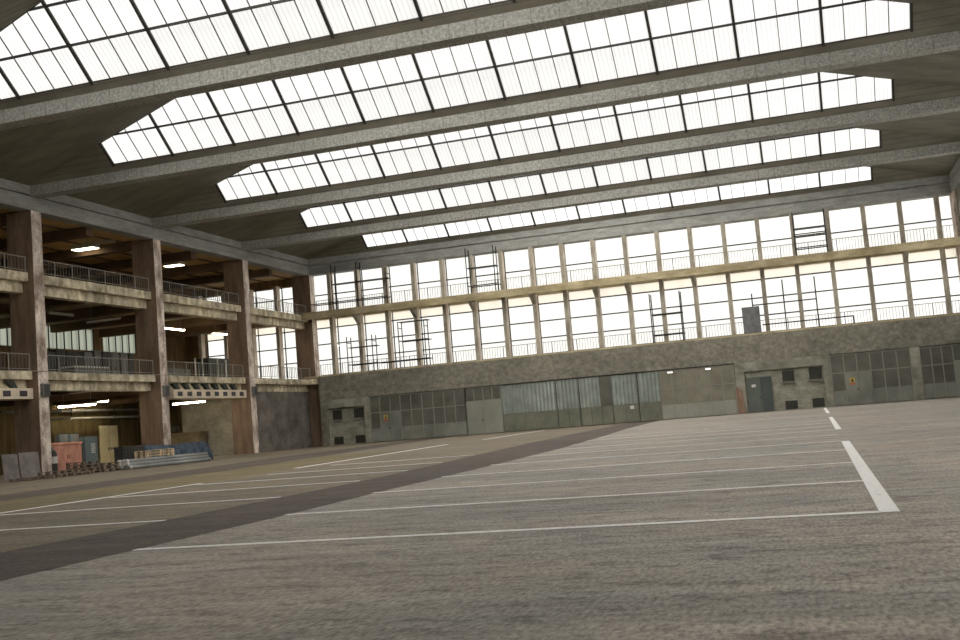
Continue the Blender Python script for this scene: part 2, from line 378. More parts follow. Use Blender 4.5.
def bay(n, y0, y1):
    ym, half = (y0 + y1) / 2, (y1 - y0) / 2
    z0 = ZH - .09
    H = lambda x: min((x - XL), (XR - x), RUN) / RUN * half
    roof = MB(); up = (0, 0, .1)
    for s in (1, -1):                                   # far slope, near slope
        ye = y1 if s == 1 else y0
        P = lambda x, r: (x, ye - s * r, z0 + T * r)
        roof.prism([P(XL, 0), P(XA, 0), P(XA, H(XA))], up)
        roof.prism([P(XB, 0), P(XR, 0), P(XB, H(XB))], up)
        roof.prism([P(XA, 0), P(XB, 0), P(XB, .30), P(XA, .30)], up)
    for xe, xr in ((XL, XL + RUN), (XR, XR - RUN)):      # shallow triangular ends
        roof.prism([(xe, y0, z0), (xe, y1, z0), (xr, ym, z0 + T * half)], up)
    struct(roof.build('ceiling', M['roof']))
    for s in (1, -1):
        ye = y1 if s == 1 else y0
        P = lambda x, r, dz=0: (x, ye - s * r, z0 + T * r + dz)
        fr = MB()
        for k in range(12):                              # thick bars
            x = XA + k * SEC; r1 = H(x)
            fr.bar(P(x, .24, .03), P(x, r1, .03), .12, .12)
        R = [.30, 1.62, 2.95, 4.3]
        for r in R[1:]:
            xs = XL + r / half * RUN; xe = XR - r / half * RUN
            fr.bar(P(max(xs, XA), r, .03), P(min(xe, XB), r, .03), .08, .09)
        fr.bar(P(XL + RUN, half, .06), P(XR - RUN, half, .06), .14, .14)
        fr.bar(P(XA, .30, .04), P(XB, .30, .04), .05, .06)
        fr.bar(P(XA, H(XA), .05), P(XL + RUN, half, .05), .08, .1); fr.bar(P(XB, H(XB), .05), P(XR - RUN, half, .05), .08, .1)
        win = struct(fr.build('window_%d' % n[0], M['bar'])); n[0] += 1
        tb = MB()
        for k in range(44):
            if k % 4:
                x = XA + k * SEC / 4
                tb.bar(P(x, .30, .04), P(x, H(x), .04), .036, .04)
        tb.build('glazing_bar', M['thinbar'], win)
        MB().add([P(XA, .30, .08), P(XB, .30, .08), P(XB, H(XB), .08), P(XR - RUN, half, .08), P(XL + RUN, half, .08), P(XA, H(XA), .08)], [(0, 1, 2, 3, 4, 5)]).build('pane', M['sky_sheet'], win)
wn = [100]
ys = sorted(BEAM_Y)
for a, b in zip([y + .83 for y in ys], ys[1:] + [D]):
    if a < 10:
        x_ = XR if a < 0 else 1.5
        struct(MB().box(XL, x_, a, b, ZH - .1, ZH).build('ceiling', M['roof']))  # unseen bays roofed solid to darken the near floor
        if a > 0:                                        # unseen flat rooflight, added to brighten the near right floor
            fr = MB()
            for k in range(6): fr.box(x_ + (XR - x_) * k / 5 - .06, x_ + (XR - x_) * k / 5 + .06, a, b, ZH - .12, ZH)
            rl = struct(fr.build('window_92', M['bar']))
            MB().box(x_, XR, a, b, ZH - .03, ZH - .01).build('pane', M['sky_sheet'], rl)  # pane of the added unseen rooflight
    else: bay(wn, a, b)

# ------------------------------------------------------------------ walls out of view
wr = MB()
wr.box(XR + .2, XR + .6, -20, D + 2, 0, 5.0); wr.box(XR + .2, XR + .6, -20, D + 2, 13.9, ZT)
for y in BEAM_Y: wr.box(XR + .1, XR + .7, y, y + .83, 5.0, 13.9)
wr.box(XR + .2, XR + .6, 81.5, D + 2, 5.0, 13.9)
struct(wr.build('wall_right', M['fascia']))
wf = MB()
wf.box(-60, XR + .6, -20.4, -20, 0, 4.0); wf.box(-60, XR + .6, -20.4, -20, 14.0, ZH); wf.box(-60, -11.0, -20.4, -20, 4.0, 14.0); wf.box(9.5, XR + .6, -20.4, -20, 4.0, 14.0)
struct(wf.build('wall_front', M['fascia']))
fr = MB()
for z in (5.0, 8.0, 11.0, 13.9): fr.box(XR + .35, XR + .5, -19, 81.5, z - .08, z + .08)
sw = struct(fr.build('window_90', M['bar']))  # unseen glazing added for light from the right, as bright pillar sides suggest
MB().box(XR + .4, XR + .42, -19, 81.5, 5.0, 13.9).build('pane', M['side_sheet'], sw)  # pane of the added unseen right glazing
fr = MB()
for z in (4.0, 7.3, 10.6, 14.0): fr.box(-11.0, 9.5, -20.3, -20.15, z - .08, z + .08)
for k in range(9): fr.box(-11.0 + k * 2.5, -10.85 + k * 2.5, -20.3, -20.15, 4, 14)
sw = struct(fr.build('window_91', M['bar']))  # unseen front glazing added as fill light, right half only
MB().box(-11.0, 9.5, -20.24, -20.22, 4.0, 14.0).build('pane', M['side_sheet'], sw)  # pane of the added unseen front glazing

# ------------------------------------------------------------------ pillars
def pillar(y0, y1, label, x0=XL - 1.65, x1=XL):
    mb = MB()
    mb.box(x0, x1, y0, y1, 0, ZT)
    mb.mi[-3] = 1 if x1 == XL else 0      # hall-side face: bare concrete, its brighter light put into the colour
    o = mb.build('concrete_pillar', [M['pier'], M['pier_lit_face']], bevel=.03)
    return tag(o, label, 'pillar', 'pillars along the gallery')
for i, lb in ((2, 'brown concrete pillar with bare side, rising behind the two leaning plates'), (1, 'brown concrete pillar rising behind the blue tarp and pipes'),
              (0, 'brown concrete pillar at the end of the beige hood, beside the speckled wall')):
    pillar(BEAM_Y[i], BEAM_Y[i] + .83, lb)
pillar(D + .02, D + .95, 'brown concrete pillar in the corner where gallery meets window wall')
for i in (3, 4, 5, 6, 7):
    struct(MB().box(XL - 1.65, XL, BEAM_Y[i], BEAM_Y[i] + .83, 0, ZT).build('wall_left', M['pier']))  # further gallery pillars out of view
tag(MB().box(XR - .02, XR + .8, D - .9, D + 1.0, 0, ZT).build('concrete_pillar', M['pier_lit_face'], bevel=.03), 'pale brown pillar at the far right end of the window wall', 'pillar', 'pillars along the gallery')

# ------------------------------------------------------------------ gallery
SLABS = ((5.15, 5.6, 4.6), (10.45, 10.96, 9.87))
bays = [(-20, BEAM_Y[3]), (BEAM_Y[3] + .83, BEAM_Y[2]), (BEAM_Y[2] + .83, BEAM_Y[1]), (BEAM_Y[1] + .83, BEAM_Y[0]), (BEAM_Y[0] + .83, D + .02)]
lvl = ('lower', 'upper')
bayname = {1: 'left of the plate pillar', 2: 'between plate pillar and tarp pillar', 3: 'between tarp pillar and hood pillar', 4: 'next to the window wall'}
for L, (z0, z1, zb) in enumerate(SLABS):
    struct(MB().box(GX, XL - 1.66, -20, D + 1.0, z0, z1 - .05).build('floor_gallery', M['slab']))
    for bi, (ya, yb) in enumerate(bays):
        if bi == 0:
            struct(MB().box(XL - 1.7, XL - .34, ya, yb, z0, z1).build('floor_gallery', M['slab_edge'])); continue
        t = thing('balcony_edge', 'stained pale edge of the %s gallery floor %s' % (lvl[L], bayname[bi]), 'balcony', (XL - .34, (ya + yb) / 2, z0), 'gallery floor edges')
        MB().box(XL - 1.66, XL - .34, ya + .01, yb - .01, z0, z1).build('slab', M['slab_edge'], t, bevel=.02)
        MB().box(XL - 1.3, XL - .72, ya + .01, yb - .01, zb, z0).build('downstand', M['slab_edge'], t, bevel=.02)
    for ya, yb in bays:                                    # brown cross ribs below each floor
        for yy in ([(ya + yb) / 2] if ya > 0 else [10, 20]):
            struct(MB().box(GX, XL - 1.68, yy - .3, yy + .3, z0 - .55, z0).build('ceiling_rib', M['brown_beam']))
    for y in BEAM_Y[:5]:
        struct(MB().box(GX, XL - 1.66, y + .05, y + .75, z0 - .6, z0).build('ceiling_rib', M['brown_beam']))
# corner piece of the lower floor, turning in front of the corner pillar
tag(MB().box(XL - .33, XL + .55, D - .95, D + .01, 5.15, 5.6).build('balcony_edge', M['slab_edge'], bevel=.02), 'short pale concrete ledge turning the corner below the corner pillar', 'balcony')
# top ceiling
struct(MB().box(GX, XL - .86, -20, D + 1.2, 14.45, 14.6).build('ceiling', M['gallery_ceiling']))
for x in (-41.9, -44.2, -46.5, -48.8, -51.0):
    struct(MB().box(x - .09, x + .09, -20, D + 1, 14.36, 14.45).build('ceiling_rib', M['brown_beam']))
for ya, yb in bays[1:]:
    struct(MB().box(GX, XL - .86, (ya + yb) / 2 - .32, (ya + yb) / 2 + .32, 13.9, 14.44).build('ceiling_rib', M['brown_beam']))
for y in BEAM_Y[:5]:
    struct(MB().box(GX, XL - 1.66, y + .05, y + .75, 13.9, 14.44).build('ceiling_rib', M['brown_beam']))
# gallery back wall with a strip of frosted glazing on the middle floor
wl = MB(); wl.m = 0
wl.box(GX - .3, GX, -20, D + 1.3, 0, 5.15); wl.m = 1
wl.box(GX - .3, GX, -20, D + 1.3, 5.15, 8.75)
wl.box(GX - .3, GX, -20, 50.0, 8.75, 10.4); wl.box(GX - .3, GX, 71.25, 72.3, 8.75, 10.4); wl.box(GX - .3, GX, 76.7, D + 1.3, 8.75, 10.4)
wl.box(GX - .3, GX, -20, D + 1.3, 10.4, 15.2)
struct(wl.build('wall_left', [M['olive_wall'], M['board_wall']]))
for k, (ya, yb) in enumerate(((50.0, 71.25), (72.3, 76.7))):
    fr = MB(); n = round((yb - ya) / .85)
    for j in range(n + 1):
        y = ya + (yb - ya) * j / n
        fr.box(GX - .2, GX - .1, y - .05, y + .05, 8.75, 10.4)
    w = struct(fr.build('window_%d' % (200 + k), M['bar']))
    MB().box(GX - .16, GX - .14, ya, yb, 8.75, 10.4).build('pane', M['frost'], w)
# gallery end wall, left of its windows
we = MB()
we.box(GX, -50.4, D + 1.0, D + 1.3, 0, 15.2); we.box(-50.4, XL - 1.66, D + 1.0, D + 1.3, 13.78, 15.2)
we.box(-50.4, XL - .1, D + 1.0, D + 1.3, 0, 5.75)
struct(we.build('wall_end', M['board_wall']))
# ground floor partitions
struct(MB().box(-46.0, XL - 1.65, 72.64, 72.9, 0, 4.6).build('wall_partition', M['grey_wall']))
struct(MB().box(XL - 1.0, XL - .75, 72.64, D + .02, 0, 4.6).build('wall_partition', M['speckled']))
struct(MB().box(GX, -46.0, 76.5, 76.8, 0, 4.6).build('wall_partition', M['olive_wall']))

# ------------------------------------------------------------------ window wall: posts, glazing, crane walkway
PX = [-37.87 + 2.5 * k for k in range(20)]
brk = {1, 3, 5, 7, 9, 10, 12, 18}
grp = 'concrete posts of the window wall'
for k in range(-5, 20):
    x = -37.87 + 2.5 * k
    if k == -1: continue
    if k < 0:
        lb = 'pale concrete post between the gallery end windows'
    else:
        lb = 'slim pale concrete post with a flared bracket in the window wall' if k in brk else 'slim pale concrete post without a bracket in the window wall'
    t = thing('window_post', lb, 'post', (x, D + .3, 5.7), grp + (' with brackets' if k in brk else ' in the gallery' if k < 0 else ''))
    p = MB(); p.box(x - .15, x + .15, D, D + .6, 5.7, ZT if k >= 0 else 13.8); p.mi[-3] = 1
    p.build('shaft', [M['post'], M['post_lit_side']], t)
    if k in brk:
        MB().prism([(x - .15, D + .0, 10.5), (x - .15, D - 1.05, 10.5), (x - .15, D - 1.0, 10.42), (x - .15, D + .0, 9.8)], (.3, 0, 0)).build('bracket', M['post'], t)
GY = D + 1.3
def wall_window(n, x0, x1, z0, z1, trans, cream=None):
    fr = MB()
    for x in (x0 + .0, x1 - .0):
        fr.box(x - .035, x + .035, GY - .04, GY + .04, z0, z1)
    fr.box(x0, x1, GY - .04, GY + .04, z0, z0 + .07); fr.box(x0, x1, GY - .04, GY + .04, z1 - .07, z1)
    for z in trans: fr.box(x0, x1, GY - .045, GY + .045, z - .045, z + .045)
    w = struct(fr.build('window_%d' % n, M['bar']))
    zt = cream if cream else z1
    MB().box(x0, x1, GY - .01, GY + .01, z0, zt).build('pane', M['glass'], w)
    if cream: MB().box(x0, x1, GY - .01, GY + .01, cream, z1).build('spandrel_panel', M['cream'], w)
n = 1
for k in range(-5, 20):
    x0 = -37.87 + 2.5 * k; x1 = min(x0 + 2.5, XR + .3)
    wall_window(n, x0, x1, 5.75, 10.75, (7.2, 8.53, 9.9), 9.9); n += 1
    wall_window(n, x0, x1, 10.75, 14.5 if k >= -1 else 13.8, (12.74,)); n += 1
# walkway beam carried by the brackets, running into the gallery
t = thing('walkway_beam', 'long ochre concrete walkway beam across the window wall', 'beam', (-15, D - 1.1, 10.5))
MB().box(XL - .33, XR + .3, D - 1.1, D - .85, 10.52, 11.1).build('edge_beam', M['crane'], t, bevel=.02)
MB().box(XL - .33, XR + .3, D - .85, D - .01, 10.75, 11.05).build('deck', M['crane'], t)
struct(MB().box(-50.4, XR + .3, D + .56, D + 1.4, 10.6, 10.9).build('floor_walkway', M['crane']))

# ------------------------------------------------------------------ railings
def rail_panel(name, loc, L, H, pitch, mp, mb_, label, group, rz=0):
    t = thing(name, label, 'railing', loc, group)
    x, y, z = loc
    MB().box(x, x + L, y - .02, y + .02, z + H - .04, z + H).build('handrail', mp, t)
    MB().box(x, x + L, y - .018, y + .018, z + .1, z + .14).build('bottom_rail', mp, t)
    MB().box(x - .025, x + .025, y - .025, y + .025, z, z + H).build('rail_post', M['thinbar'], t)
    first = None; nb = int(L / pitch)
    for j in range(1, nb):
        xx = x + L * j / nb
        if first is None:
            first = MB().box(xx - .013, xx + .013, y - .013, y + .013, z + .12, z + H - .03).build('baluster', mb_, t); x00 = xx
        else:
            c = first.copy(); COL.objects.link(c); c.parent = t; c.location = (xx - x00, 0, 0)
    if rz: t.rotation_euler = (0, 0, rz)
    return t
PL = 1.95
for z, H, lb, gr in ((10.92, 1.3, 'thin steel railing panel along the upper walkway of the window wall', 'railing panels of the upper walkway'),
                     (5.78, 1.02, 'thin steel railing panel along the ledge at the foot of the window wall', 'railing panels at the window foot')):
    p0 = rail_panel('railing_panel', (-39.4, D + .66, z), PL, H, .2, M['rail_far'], M['rail_grey'], lb, gr)
    for j in range(1, 25):
        copy_tree(p0, (-39.4 + j * 2.0, D + .66, z))
RX = XL - .5
for L, (z0, z1, zb) in enumerate(SLABS):
    for bi in (1, 2, 3, 4):
        ya, yb = bays[bi]
        if bi == 1: ya = 44.0
        npan = max(1, round((yb - ya) / 1.62)); pl = (yb - ya) / npan
        lb = 'grey steel railing on the %s gallery floor %s' % (lvl[L], bayname[bi])
        t = thing('gallery_railing', lb, 'railing', (RX, ya, z1), 'gallery railings')
        H = .95 if L == 0 else .88
        MB().box(RX - .02, RX + .02, ya, yb, z1 + H - .04, z1 + H).build('handrail', M['rail'], t)
        MB().box(RX - .015, RX + .015, ya, yb, z1 + .12, z1 + .15).build('bottom_rail', M['rail'], t)
        f1 = f2 = None
        for j in range(npan + 1):
            y = min(ya + j * pl + .03, yb - .03)
            if f1 is None: f1 = MB().box(RX - .025, RX + .025, y - .025, y + .025, z1, z1 + H).build('rail_post', M['rail'], t); y1_ = y
            else:
                c = f1.copy(); COL.objects.link(c); c.parent = t; c.location = (0, y - y1_, 0)
            if j < npan:
                for q in range(1, 6):
                    yy = ya + j * pl + pl * q / 6
                    if f2 is None: f2 = MB().box(RX - .014, RX + .014, yy - .014, yy + .014, z1 + .14, z1 + H - .03).build('baluster', M['rail_thin'], t); y2_ = yy
                    else:
                        c = f2.copy(); COL.objects.link(c); c.parent = t; c.location = (0, yy - y2_, 0)

# ------------------------------------------------------------------ scaffold frames on the walkways
YF, YB = D - .98, D - .12
def scaffold(label, uprights, ledgers, boards, base, both=True, r=.042, YF=D - .98):
    """uprights: (x, top); ledgers: (x0, x1, z); boards: plank decks (x0, x1, z)"""
    t = thing('scaffold_frame', label, 'scaffold', (uprights[0][0], YF, base), 'scaffold frames')
    for x, top in uprights:
        for y in ((YF, YB) if both else (YF,)):
            MB().tube((x, y, base), (x, y, top), r, 8).build('upright', M['scaf'], t)
    for x0, x1, z in ledgers:
        for y in ((YF, YB) if both else (YF,)):
            MB().tube((x0, y, z), (x1, y, z + (x1 - x0) * .0), r, 8).build('ledger', M['scaf'], t)
    if both:
        for x, top in uprights:
            MB().tube((x, YF, top - .5), (x, YB, top - .5), r * .8, 8).build('transom', M['scaf'], t)
    for x0, x1, z in boards:
        MB().box(x0, x1, YF + .03, YB - .03, z - .05, z).build('deck_board', M['scaf'], t)
    return t
scaffold('low dark scaffold frame on the ledge between the two leftmost window posts', [(-36.16, 8.74), (-33.93, 8.73)], [(-36.1, -33.6, 6.42)], [(-36.1, -33.6, 7.86)], 5.76)
scaffold('taller dark scaffold frame on the ledge with a deck board across its top', [(-31.6, 9.5), (-29.36, 9.5)], [(-33.6, -29.1, 6.38), (-31.55, -29.1, 7.92)], [(-31.6, -29.1, 9.5)], 5.76)
scaffold('dark scaffold frame on the upper walkway in the gallery corner, three bays long', [(-37.15, 14.85), (-34.9, 14.85), (-32.3, 14.1)], [(-39.15, -32.35, 11.72)], [(-37.2, -32.2, 13.25)], 11.06)
scaffold('dark scaffold frame on the upper walkway, second from the gallery corner', [(-25.43, 14.75), (-23.13, 14.75)], [(-25.4, -22.95, 11.7)], [(-25.4, -23.0, 13.18)], 11.06)
scaffold('open dark scaffold frame on the ledge above the corrugated screens', [(-11.21, 9.5), (-8.97, 9.5)], [(-11.2, -8.9, 7.9), (-11.2, -8.9, 6.35)], [], 5.76)
scaffold('long dark tube scaffold on the ledge beside the grey sheet', [(-3.76, 8.72), (-1.51, 9.52), (.75, 9.5), (3.14, 6.36)], [(-3.76, .8, 7.86), (-3.2, 3.16, 6.36)], [], 5.76, False, .045, D - .6)
scaffold('dark scaffold frame on the upper walkway spanning one window above the grey sheet', [(-.3, 14.28), (1.9, 14.28)], [(-.33, 1.95, 12.64), (-.33, 1.95, 11.63)], [(-.33, 1.9, 13.1)], 11.06)
tag(MB().box(-4.56, -3.3, D - .86, D - .8, 5.79, 7.75).build('sheet_panel', M['slate'], bevel=.01), 'dark grey upright sheet standing on the ledge before the windows', 'panel')

# ------------------------------------------------------------------ lower back wall
fa = MB()
fa.box(-38.95, XR + .3, W, D + 1.2, 3.72, 5.76)                     # deep fascia
fa.box(-38.95, -38.4, W, W + .5, 0, 3.72)
fa.box(-38.95, XR + .3, W + .55, W + .8, 0, 3.72)                   # wall behind the fronts
struct(fa.build('wall_back', M['fascia'], bevel=.015))
struct(MB().box(XL, -38.95, D + .02, D + 1.2, 0, 5.7).build('wall_return', M['pier']))
struct(MB().box(-40.3, XR + .3, W - .01, W + .12, 5.68, 5.79).build('trim_30', M['crane']))
# concrete block infill bays with lintel frames and four dark openings
def infill(x0, x1, xr0, xr1, openings, ledge):
    o = MB()
    o.box(x0, x1, W, W + .55, 3.03, 3.72); o.box(x0, xr0, W, W + .55, 0, 3.03); o.box(xr1, x1, W, W + .55, 0, 3.03)
    struct(o.build('wall_frame', M['lintel'], bevel=.015))
    o = MB().box(xr0, xr1, W + .3, W + .5, 0, 3.03)
    struct(o.build('wall_infill', M['infill']))
    for (a, b, z0, z1) in openings:
        n_ = MB().box(a, b, W + .25, W + .32, z0, z1)
        w = struct(n_.build('window_%d' % wn[0], M['hole'])); wn[0] += 1
        if ledge: MB().box(a - .04, b + .04, W + .08, W + .3, z0 - .1, z0 - .02).build('sill', M['lintel'], w)
infill(-38.42, -34.62, -38.39, -35.1, [(-38.0, -37.18, 2.1, 2.86), (-36.1, -35.24, 2.1, 2.88), (-38.0, -37.18, .06, .68), (-36.1, -35.26, .06, .68)], True)
infill(-5.5, 1.2, -4.85, .7, [(-2.2, -1.36, 2.08, 2.86), (-.32, .55, 2.08, 2.92), (-2.18, -1.32, .06, .67), (-.29, .53, .06, .7)], True)
# glazed folding fronts: columns of dirty panes over metal panels
def front(num, xs, rows, pane_mat, top_only=(), skip=(), low_mat=None, yo=.12, top_mat=None):
    """xs: column edges; rows: z of top, upper bar, lower bar; skip: columns taken by a door below the upper bar"""
    z3, z2, z1 = rows
    fr = MB()
    for i, x in enumerate(xs): fr.box(x - .04, x + .04, W + yo - .04, W + yo + .05, 0.02, z3)
    for z in (z3 - .04, z2): fr.box(xs[0], xs[-1], W + yo - .035, W + yo + .05, z - .035, z + .035)
    d = struct(fr.build('door_%d' % num, M['frame']))
    for i in range(len(xs) - 1):
        a, b = xs[i] + .04, xs[i + 1] - .04
        MB().box(a, b, W + yo, W + yo + .03, z2 + .03, z3 - .05).build('pane', top_mat or M['dark_pane'], d)
        if i in top_only or i in skip: continue
        MB().box(a, b, W + yo, W + yo + .03, z1, z2 - .03).build('pane', pane_mat, d)
        MB().box(a, b, W + yo - .03, W + yo + .03, .05, z1).build('panel', low_mat or M['door_panel'], d)
    return d
def leaf(d, a, b, z1, m, yo=.05, knob=None):
    lf = MB().box(a, b, W + yo, W + yo + .05, .03, z1).build('leaf', m, d, bevel=.01)
    if knob is not None: MB().box(knob - .03, knob + .03, W + yo - .06, W + yo, 1.0, 1.16).build('handle', M['black'], lf)
xb = [-34.6, -33.74, -32.84, -31.95, -31.03, -30.1, -29.15, -28.23, -27.33, -26.43]
d = front(1, xb, (3.68, 2.38, 1.1), M['dark_pane'], skip=(1, 2))
leaf(d, -33.7, -32.86, 2.33, M['door_panel'], knob=-32.95); leaf(d, -32.82, -31.98, 2.33, M['door_panel'])
sg = struct(MB().box(-33.42, -33.08, W + .03, W + .05, 1.82, 2.12).build('trim_40', M['yellow'])); MB().box(-33.42, -33.08, W + .028, W + .052, 1.62, 1.8).build('band', M['orange'], sg)
MB().prism([(-33.36, W + .026, 1.86), (-33.14, W + .026, 1.86), (-33.25, W + .026, 2.07)], (0, .01, 0)).build('triangle', M['black'], sg)
xc = [-26.43, -25.72, -24.96, -24.2, -23.5]
d = front(2, xc, (3.68, 2.62, 2.5), M['dark_pane'], top_only=(0, 1, 2, 3))
leaf(d, -26.4, -24.99, 2.58, M['white_door'], knob=-25.1); leaf(d, -24.96, -23.5, 2.58, M['white_door'])
# corrugated screens over olive panels
def corrugated(x0, x1, z0, z1, y, m, amp=.06, pitch=.3):
    mb = MB(); n_ = int((x1 - x0) / pitch * 4)
    vs = []
    for i in range(n_ + 1):
        x = x0 + (x1 - x0) * i / n_
        ph = (i % 4); off = (0, amp, amp, 0)[ph]
        vs += [(x, y + off, z0), (x, y + off, z1), (x, y + off + .01, z0), (x, y + off + .01, z1)]
    fs = []
    for i in range(n_):
        a = 4 * i; b = a + 4
        fs += [(a, b, b + 1, a + 1), (a + 2, a + 3, b + 3, b + 2)]
    return mb.add(vs, fs)
scr = [(-23.44, -20.85), (-20.85, -19.12), (-19.02, -17.36), (-17.24, -15.68), (-14.74, -12.82), (-12.7, -11.1)]
for i, (a, b) in enumerate([(-23.46, -19.1), (-19.04, -17.32), (-17.24, -14.76), (-14.72, -12.8), (-12.72, -11.06)]):
    d = struct(MB().box(a, b, W + .2, W + .3, .02, 3.66).build('door_%d' % (3 + i), M['frame']))
    npn = 5 if i == 0 else 2 if i != 2 else 3
    for j in range(npn):
        p0, p1 = a + .03 + (b - a - .06) * j / npn, a + .03 + (b - a - .06) * (j + 1) / npn
        pn = MB().box(p0 + .015, p1 - .015, W + .12, W + .2, .05, 1.36).build('panel', M['green_panel'], d)
        br = MB().bar((p0 + .06, W + .115, .1), (p1 - .06, W + .115, 1.3), .04, .02); br.build('brace', M['frame'], pn)
    for (p, q) in scr:
        if p >= a - .05 and q <= b + .06 and p < b:
            corrugated(p, min(q, b), 1.4, 3.64, W + .1, M['corr']).build('corrugated_sheet', M['corr'], d)
    if i == 2: MB().box(-15.68, -14.78, W + .1, W + .2, 1.4, 3.64).build('pane', M['dark_pane'], d)
sg = struct(MB().box(-13.45, -13.15, W + .1, W + .118, 1.0, 1.25).build('trim_41', M['white']))
# six-column front with brown upper panes
xe = [-11.04, -10.12, -9.22, -8.3, -7.38, -6.48, -5.58]
front(9, xe, (3.66, 2.28, 1.08), M['brown_pane'], low_mat=M['white_door'], top_mat=M['brown_pane'])
for x, lb in ((-10.21, 'small white lamp at the head of the brown glazed front, left of the pair'), (-7.41, 'small white lamp at the head of the brown glazed front, right of the pair')):
    t = thing('wall_lamp', lb, 'lamp', (x, W, 3.45), 'small lamps above the brown front')
    MB().box(x - .22, x + .22, W - .12, W + .08, 3.5, 3.58).build('housing', M['white'], t); MB().tube((x - .18, W - .06, 3.47), (x + .18, W - .06, 3.47), .03, 8).build('tube', M['lamp_lit'], t)
for j, (x0, x1) in enumerate(((-5.5, -5.33), (-5.32, -5.17), (-5.16, -5.02))):
    tag(MB().prism([(x0, W - .22, 0), (x1, W - .22, 0), (x1 - .06, W - .05, 1.95 - .1 * j), (x0 - .06, W - .05, 1.95 - .1 * j)], (0, .03, 0)).build('plank', M['plank']),
        ('tallest reddish plank leaning by the dark green door', 'middle reddish plank of the three by the dark green door', 'reddish plank nearest the dark green door')[j], 'plank', 'planks leaning by the dark door')
d = struct(MB().box(-4.78, -2.96, W + .2, W + .26, 0, 2.62).build('door_10', M['frame']))
leaf(d, -4.74, -3.78, 2.57, M['dark_door'], .14, -3.88); leaf(d, -3.75, -3.0, 2.55, M['darker_door'], .14)
MB().box(-4.42, -4.12, W + .12, W + .14, 1.86, 2.06).build('notice', M['white'], d)
xg = [1.24, 2.12, 3.0, 3.9, 4.78, 5.69, 6.58]
d = front(11, xg, (3.68, 2.36, 1.08), M['dark_pane'], skip=(1, 2))
leaf(d, 2.15, 3.02, 2.3, M['door_panel'], knob=2.92); leaf(d, 3.05, 3.9, 2.3, M['door_panel'])
sg = struct(MB().box(2.4, 2.75, W + .03, W + .05, 1.62, 1.95).build('trim_42', M['yellow'])); MB().box(2.4, 2.75, W + .028, W + .052, 1.44, 1.6).build('band', M['orange'], sg)
MB().prism([(2.46, W + .026, 1.66), (2.69, W + .026, 1.66), (2.575, W + .026, 1.9)], (0, .01, 0)).build('triangle', M['black'], sg)
struct(MB().box(6.6, 7.24, W - .02, W + .5, 0, 3.72).build('wall_pier', M['lintel'], bevel=.02))
xh = [7.26, 7.96, 8.66, 9.38, 10.05, 10.7]
d = front(12, xh, (3.66, 2.36, 1.08), M['dark_pane'], skip=(3, 4))
leaf(d, 9.42, 10.6, 2.55, M['white_door'])

# ------------------------------------------------------------------ lamps in the gallery
def hang_lamp(label, p, q, up, m, w=.16):
    t = thing('hanging_lamp', label, 'lamp', p, 'hanging tube lamps in the gallery')
    p, q = Vector(p), Vector(q); z = Vector((0, 0, 1))
    MB().bar(p + z * .07, q + z * .07, w, .07).build('housing', M['tube_off'], t)
    MB().tube(p, q, .055, 8).build('tube', m, t)
    for f in (.12, .88):
        a = p.lerp(q, f); MB().tube(a + z * .1, (a.x, a.y, up), .012, 5).build('suspension_wire', M['rail'], t)
    return t
hang_lamp('bright tube lamp hanging over the faded red cabinet', (-43.0, 54.8, 3.86), (-43.0, 58.2, 4.0), 5.15, M['tube_bright'])
hang_lamp('bright tube lamp hanging above the wood counter, under the beige hood', (-43.0, 66.9, 3.93), (-43.0, 71.0, 4.1), 5.15, M['tube_bright'])
hang_lamp('short bright tube lamp deep under the gallery, above the cream doors', (-49.5, 67.3, 4.66), (-49.5, 68.5, 4.68), 5.15, M['tube_deep'])
hang_lamp('unlit tube lamp on the middle floor, nearest the plate pillar', (-44.0, 55.5, 9.65), (-44.0, 57.8, 9.65), 10.4, M['tube_off'])
hang_lamp('unlit long tube lamp on the middle floor, left of the tarp pillar', (-44.5, 59.8, 9.38), (-44.5, 63.4, 9.9), 10.4, M['tube_off'])
hang_lamp('lit tube lamp on the middle floor, just right of the tarp pillar', (-44.5, 68.0, 9.55), (-44.5, 71.2, 9.55), 10.4, M['tube_warm'])
hang_lamp('lit short tube lamp on the middle floor, left of the hood pillar', (-44.5, 75.3, 9.5), (-44.5, 78.0, 9.6), 10.4, M['tube_warm'])
def ceil_lamp(label, x0, x1, y, m):
    t = thing('ceiling_lamp', label, 'lamp', ((x0 + x1) / 2, y, 14.2), 'ceiling lamps of the top floor')
    MB().box(x0, x1, y - .38, y + .38, 14.22, 14.45).build('housing', M['white'], t)
    MB().box(x0 + .05, x1 - .05, y - .33, y + .33, 14.18, 14.22).build('diffuser', m, t)
ceil_lamp('glowing ceiling lamp on the top floor, left of the tarp pillar', -45.2, -43.5, 59.8, M['ceil_lit'])
ceil_lamp('glowing ceiling lamp on the top floor, right of the tarp pillar', -44.8, -43.4, 69.7, M['ceil_lit'])
hang_lamp('unlit tube lamp on the top floor beside the glowing ceiling lamp', (-43.5, 58.3, 14.15), (-41.2, 58.55, 14.15), 14.45, M['tube_off'])

# ------------------------------------------------------------------ pipes along the ground floor wall
for j, (x, z, ya, yb) in enumerate(((-51.6, 4.15, 60, 76.4), (-50.9, 3.55, 62, 76.4))):
    t = thing('service_pipe', ('upper grey service pipe under the gallery floor, behind the bright lamp', 'lower grey service pipe under the gallery floor, above the cream doors')[j], 'pipe', (x, ya, z), 'service pipes')
    MB().tube((x, ya, z), (x, yb, z), .09, 10).build('run', M['pipe'], t, smooth=True)
    for y in (66.0, 71.0):
        MB().tube((x, y - .08, z), (x, y + .08, z), .13, 10).build('flange', M['pipe'], t)
        MB().box(x - .02, x + .02, y + .2, y + .24, z, 5.15).build('hanger', M['bar'], t)

